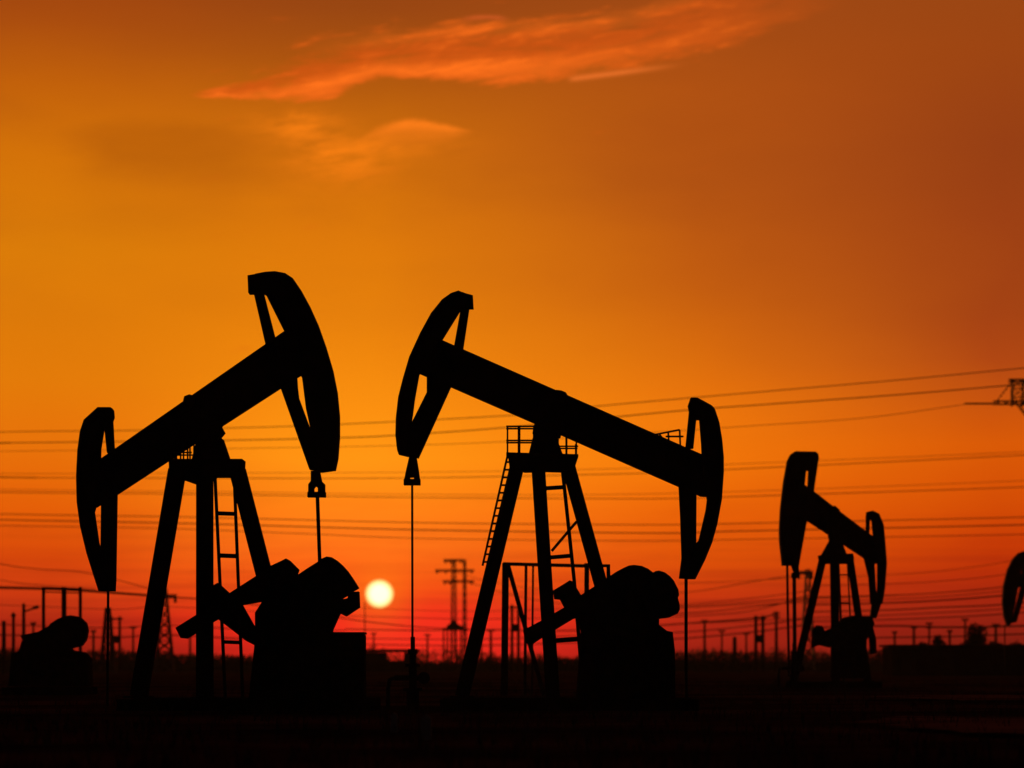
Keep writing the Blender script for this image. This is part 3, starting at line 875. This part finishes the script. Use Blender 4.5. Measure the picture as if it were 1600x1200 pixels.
pole(52, 972, 420, .34, 'slim pole between the lamp pole and the portal frame', [(975, 4)])
pole(146, 984, 460, .4, 'short pole just right of the pump drive', [(987, 4)])
pole(208, 978, 480, .36, 'slim pole left of the leg of the left pumpjack', [(981, 5)])
pole(297, 984, 520, .42, 'short pole beneath the slanting crank of the left pumpjack', [(987, 4)])
pole(668, 990, 640, .42, 'short pole just right of the thin rod', [(993, 5)])
pole(752, 996, 660, .5, 'lowest pole, touching the left leg of the right pumpjack', [])
pole(1128, 984, 560, .36, 'slim pole left of the short thick pole', [(987, 5)])
pole(1166, 988, 590, .4, 'short pole between the short thick pole and the twin pole', [(991, 5)])
pole(1398, 986, 520, .42, 'leftmost short pole above the shed corner', [(989, 4)])
pole(1452, 972, 500, .36, 'slim pole behind the small rounded tree', [(975, 5), (981, 5)])
pole(1508, 966, 480, .36, 'tall slim pole behind the largest bushy tree', [(969, 5)])


def h_pole(x0, x1, top, D, label, w):
    t = thing('twin_pole', label, 'utility pole', G((x0 + x1) / 2, D), GPOLE)
    for x in (x0, x1):
        build('shaft', 'wood', t, lambda bm: add_tube(bm, [G(x, D), P(x, top, D)], w / 2 * 1.1, 8, w / 2 * .9), True)
    a = build('crossarm', 'wood', t, lambda bm: add_bar(bm, P(x0 - 5, top + 4, D), P(x1 + 5, top + 4, D), .2, .25))
    build('transformer', 'iron', t, lambda bm: add_prism(bm, poly([(x0 - 1, top + 30), (x1 + 1, top + 30), (x1 + 1, top + 42), (x0 - 1, top + 42)], D), 1.0))


h_pole(1181, 1192, 962, 430, 'twin pole with a transformer left of the middle sized pumpjack', .5)
h_pole(174, 187, 963, 430, 'twin pole with a transformer beside the rear rod of the left pumpjack', .42)
h_pole(800, 810, 945, 430, 'twin pole seen between the legs of the right pumpjack', .45)


def small_tower(px, top, D, label, wb, arms, group=None):
    t = thing('lattice_pylon', label, 'pylon', G(px, D), group)
    build('mast', 'galv', t, lambda bm: lattice(bm, G(px, D), 0, P(0, top, D).z, wb, .5, 8, .14))
    for y, xa, xb in arms:
        build('crossarm', 'galv', t, lambda bm: lattice_arm(bm, P(xa, y, D), P(xb, y, D), .4, .13, 6))
        for x in (xa + 2, xb - 2):
            build('insulator', 'iron', t, lambda bm: add_tube(bm, [P(x, y, D), P(x, y + 8, D)], .22, 6))


small_tower(257, 920, 420, 'small pylon half hidden behind the left leg of the left pumpjack', 2.6, [(934, 240, 276)])
small_tower(168.5, 950, 380, 'small slim pylon behind the rear rod of the left pumpjack', 1.9, [])
small_tower(1262, 890, 460, 'small pylon behind the left leg of the middle sized pumpjack', 2.2, [(897, 1246, 1270)])


# ------------------------------------------------------------------ cables
def cat(pts, n=14):
    """Smooth curve through the points (Catmull-Rom)."""
    pts = [2 * pts[0] - pts[1]] + pts + [2 * pts[-1] - pts[-2]]
    res = []
    for i in range(1, len(pts) - 2):
        a, b, c, d = pts[i - 1:i + 3]
        for k_ in range(n):
            t = k_ / n
            res.append(0.5 * ((2 * b) + (c - a) * t + (2 * a - 5 * b + 4 * c - d) * t * t + (3 * b - a - 3 * c + d) * t ** 3))
    res.append(pts[-2])
    return res


def cable(pts, D, r, label):
    """pts: bearings and heights along the cable; D: its distance at the left and right end."""
    x0, x1 = pts[0][0], pts[-1][0]
    q = [P(x, y, D[0] + (D[1] - D[0]) * (x - x0) / (x1 - x0)) for x, y in pts]
    r *= 1.6 if pts[1][1] > 870 else 1.45
    o = build('power_cable', 'cable', None, lambda bm: add_tube(bm, cat(q), r, 5), True)
    tag(o, label, 'cable', 'overhead power cables')
    return o


FAR = (470, 350)
cable([(-420, 686), (0, 675), (180, 673), (350, 669), (530, 663), (830, 647), (940, 634), (1180, 613), (1400, 594), (1600, 575), (1690, 566)], FAR, .042, 'topmost power cable, climbing to the upper arm of the right edge pylon')
k = cable([(-420, 696), (0, 692), (350, 688), (530, 684), (620, 680), (790, 668), (1060, 642), (1180, 633), (1400, 617), (1600, 600), (1690, 592)], FAR, .05, 'second power cable from the top, ending at the right edge pylon')
cable([(-420, 706), (0, 705), (530, 698), (790, 690), (1060, 673), (1180, 665), (1350, 653), (1507, 632)], FAR, .026, 'faint power cable that ends at the tip of the right pylon arm')
FAR2 = (560, 480)


def beads(o, x0, x1, y0, y1, D):
    def fn(bm):
        n = int((x1 - x0) / 5)
        add_tube(bm, [P(x0, y0, D), P(x1, y1, D)], .05, 5)
        for i in range(n):
            a, b = (i + .15) / n, (i + .75) / n
            add_tube(bm, [P(x0 + (x1 - x0) * a, y0 + (y1 - y0) * a, D), P(x0 + (x1 - x0) * b, y0 + (y1 - y0) * b, D)], .13, 6)
    build('insulator', 'iron', o, fn)


cable([(-420, 736), (0, 740), (300, 739), (620, 738), (900, 734), (1150, 725), (1600, 706), (2000, 686)], FAR2, .03, 'faint power cable fourth from the top')
beads(k, -60, 17, 694, 691.8, 440)
k = cable([(-420, 742), (0, 746), (300, 747), (620, 747), (900, 742), (1050, 738), (1150, 733), (1600, 711), (2000, 688)], FAR2, .05, 'darker power cable fifth from the top, crossing the hangers')
beads(k, -60, 58, 744.5, 746.4, 548)
cable([(-420, 757), (0, 765), (300, 768), (620, 772), (900, 773), (1150, 768), (1600, 751), (2000, 732)], FAR2, .03, 'power cable sixth from the top, a faint level line')
cable([(-420, 760), (0, 769), (300, 772), (620, 777), (900, 779), (1050, 779), (1150, 776), (1600, 761), (2000, 744)], FAR2, .05, 'power cable seventh from the top, darker level line')
cable([(-420, 793), (0, 803), (300, 808), (620, 816), (850, 819), (1050, 820), (1150, 818), (1600, 808), (2000, 795)], FAR2, .055, 'uppermost of the three close level power cables behind the legs')
cable([(-420, 802), (0, 812), (300, 818), (620, 827), (850, 831), (1050, 833), (1150, 830), (1600, 820), (2000, 808)], FAR2, .07, 'thick middle one of the three close level power cables')
cable([(-420, 812), (0, 821), (300, 827), (620, 840), (850, 844), (1050, 845), (1150, 843), (1600, 835), (2000, 824)], FAR2, .045, 'lowest of the three close level power cables behind the legs')
LOW = (380, 400)
cable([(-300, 910), (0, 918), (68, 920), (130, 923), (257, 932)], (330, 420), .11, 'dark low power cable from the left edge past the portal frame')
cable([(257, 932), (360, 940), (480, 957), (570, 971), (660, 980), (767, 985)], (420, 600), .06, 'low power cable falling from the small left pylon to a short pole')
cable([(-200, 840), (0, 881), (60, 889), (140, 896), (257, 926)], (380, 420), .035, 'faint slanting power cable at the left edge, upper one')
cable([(-200, 868), (0, 906), (60, 914), (150, 921)], (420, 430), .03, 'faint slanting power cable at the left edge, lower one')
cable([(709, 893), (780, 912), (900, 925), (1060, 926), (1180, 908), (1262, 896)], (900, 460), .045, 'low power cable sagging from the twin masts to the right')
cable([(727, 909), (830, 936), (960, 950), (1109, 945), (1224, 937), (1300, 934), (1400, 930)], (900, 470), .06, 'low sagging power cable behind the right pumpjack, second lowest')
cable([(540, 983), (640, 985), (760, 984), (900, 985), (1101, 972), (1186, 965), (1213, 959)], (700, 480), .08, 'lowest dark power cable running level under the sun')
cable([(1000, 965), (1109, 961), (1186, 952), (1262, 930)], (560, 460), .045, 'power cable rising to the small pylon behind the third pumpjack')
for i, (ya, yb, yc, yd, r, word) in enumerate([(912, 908, 899, 878, .03, 'faint topmost'), (930, 926, 918, 902, .045, 'second'), (942, 938, 931, 917, .07, 'dark third'), (953, 949, 945, 934, .06, 'fourth'),
                                               (968, 965, 960, 950, .05, 'fifth'), (978, 980, 979, 974, .08, 'dark sixth'), (996, 995, 992, 986, .06, 'bottom')]):
    cable([(1262, ya + 3), (1390, ya), (1470, yb), (1560, yc), (1680, yd), (1800, yd - 16)], (460, 380), r, word + ' of the low power cables sagging between the two right hand pumpjacks')


for i, (y0, y1, y2, r, word) in enumerate([(949, 955, 951, .035, 'highest'), (962, 967, 965, .05, 'second'), (997, 999, 994, .06, 'third'), (1006, 1009, 1004, .07, 'lowest')]):
    cable([(430, y0 - 2), (540, y0), (720, y1), (900, y2), (1060, y2 - 6), (1180, y2 - 17), (1262, y2 - 28)], (760, 460), r, word + ' of the four faint cables strung level below the sun')
for i, (y0, y1, r, word) in enumerate([(945, 952, .03, 'upper'), (976, 981, .05, 'middle'), (992, 996, .06, 'lower')]):
    cable([(-200, y0 - 6), (0, y0), (174, y1), (257, y1 - 4), (400, y1 + 3), (540, y1 + 4)], (430, 500), r, word + ' of the three faint cables near the ground on the left')
for i, (ya, yb, yc, yd, r, word) in enumerate([(898, 892, 880, 858, .028, 'upper'), (936, 932, 924, 910, .04, 'middle'), (961, 957, 952, 942, .045, 'lower')]):
    cable([(1060, ya + 14), (1213, ya + 7), (1390, ya), (1470, yb), (1560, yc), (1680, yd), (1800, yd - 18)], (560, 400), r, word + ' of the three long faint cables sweeping up to the right edge')


# ------------------------------------------------------------------ trees and scrub
def tree(px, D, w, top, label, n=420):
    c = G(px, D)
    h = P(0, top, D).z; w = w / F * D
    t = thing('tree', label, 'tree', c, 'trees along the right horizon')
    tr = build('trunk', 'bark', t, lambda bm: (add_tube(bm, [c, c + Vector((.1, 0, h * .3)), c + Vector((0, .1, h * .6))], .16, 8, .07),
                                               [add_tube(bm, [c + Vector((.05, 0, h * .3)), c + Vector((math.cos(a) * w * .28, math.sin(a) * w * .28, h * .7))], .07, 6, .02) for a in (.4, 1.9, 3.3, 4.9)]), True)

    def crown(bm):
        for _ in range(14):
            a = random.uniform(0, 6.28); r = random.uniform(0, .34) * w
            zc = random.uniform(.2, .84) * h
            k_ = 1 - .5 * abs(zc / h - .55)
            add_leaves(bm, c + Vector((math.cos(a) * r, math.sin(a) * r, zc)), w * .25 * k_, w * .25 * k_, h * .19, n // 4, .2)
    build('crown', 'leaf', t, crown)


tree(1468, 340, 34, 990, 'small rounded tree on the left of the two dark clumps by the shed')
tree(1524, 330, 52, 975, 'largest dark bushy tree left of the smallest pumpjack', 900)
tree(1588, 345, 44, 1000, 'low bushy tree at the foot of the smallest pumpjack')
tree(1555, 350, 30, 1002, 'little bush shaped tree between the largest tree and the pumpjack')
tree(1440, 345, 24, 1003, 'smallest low tree, leftmost above the shed roof')


def scrub():
    bm = bmesh.new()
    prof = [(-250, 1012), (0, 1014), (60, 1012), (120, 1016), (190, 1013), (240, 1015), (300, 1022), (400, 1024), (560, 1026), (640, 1031), (700, 1031), (760, 1026), (800, 1028), (880, 1026), (1050, 1015), (1090, 1017), (1120, 1014), (1160, 1016), (1220, 1018), (1300, 1020), (1380, 1012), (1500, 1012), (1640, 1010), (1900, 1012)]
    x = -250
    while x < 1900:
        for (a, ya), (b, yb) in zip(prof, prof[1:]):
            if a <= x <= b:
                y = ya + (yb - ya) * (x - a) / (b - a); break
        D = random.uniform(430, 640)
        h = max(.9, CH + (HY - y + random.uniform(-3.5, 2.5)) / F * D)
        wd = random.uniform(.9, 1.8)
        add_leaves(bm, G(x, D, h * .46), wd, wd, h * .52, 75, .28)
        add_leaves(bm, G(x, D, h * .22), wd * 1.2, wd, h * .3, 60, .34)
        x += random.uniform(3.0, 5.5)
    return bm


kind(obj('far_scrub', scrub(), 'leaf', fix=False), 'stuff')


def tree_line():
    """A wood so far off that it reads as one ragged band."""
    bm = bmesh.new()
    x = -200
    while x < 1850:
        D = random.uniform(1350, 1650)
        top = 1020 - 5 * math.sin(x * .011 + 1) - 4 * math.sin(x * .047) - random.uniform(-2, 6)
        h = CH + (HY - top) / F * D
        wd = random.uniform(2.0, 4.5)
        add_leaves(bm, G(x, D, h * .5), wd, wd, h * .5, 70, .75)
        x += random.uniform(4, 13)
    return bm


kind(obj('distant_wood', tree_line(), 'leaf', fix=False), 'stuff')


def weeds():
    bm = bmesh.new()
    for _ in range(5200):
        D = 26 + 190 * random.random() ** 1.3
        px = random.uniform(-250, 1850)
        c = G(px, D, -.08)
        if random.random() < .5 and (math.sin(c.x * .7 + 2) * math.sin(c.y * .33) < -.1): continue
        for k_ in range(4):
            a = random.uniform(0, 6.28); h = random.uniform(.12, .34); l = random.uniform(.05, .2)
            b = c + Vector((random.uniform(-.14, .14), random.uniform(-.14, .14), 0))
            s = Vector((math.cos(a + 1.57), math.sin(a + 1.57), 0)) * .012
            m_ = b + Vector((math.cos(a) * l * .4, math.sin(a) * l * .4, h * .65)); e = b + Vector((math.cos(a) * l, math.sin(a) * l, h))
            v = [bm.verts.new(b - s), bm.verts.new(b + s), bm.verts.new(m_ + s * .7), bm.verts.new(m_ - s * .7), bm.verts.new(e)]
            bm.faces.new((v[0], v[1], v[2], v[3])); bm.faces.new((v[3], v[2], v[4]))
    return bm


kind(obj('dry_weeds', weeds(), 'grass', fix=False), 'stuff')


# ------------------------------------------------------------------ air
def haze():
    bm = bmesh.new()
    add_box(bm, (0, 1245, -1.5), 6000, 2650, 50)
    me = bpy.data.meshes.new('haze'); bmesh.ops.recalc_face_normals(bm, faces=bm.faces); bm.to_mesh(me); bm.free()
    m = bpy.data.materials.new('dusty_air'); m.use_nodes = True
    nt = m.node_tree; nt.nodes.remove(nt.nodes['Principled BSDF'])
    v = nt.nodes.new('ShaderNodeVolumePrincipled')
    v.inputs['Color'].default_value = (0.92, 0.88, 0.84, 1)
    v.inputs['Density'].default_value = 8e-5
    v.inputs['Anisotropy'].default_value = 0.3
    nt.links.new(v.outputs[0], nt.nodes['Material Output'].inputs['Volume'])
    me.materials.append(m)
    o = bpy.data.objects.new('haze', me); COL.objects.link(o)
    kind(o, 'stuff')


haze()
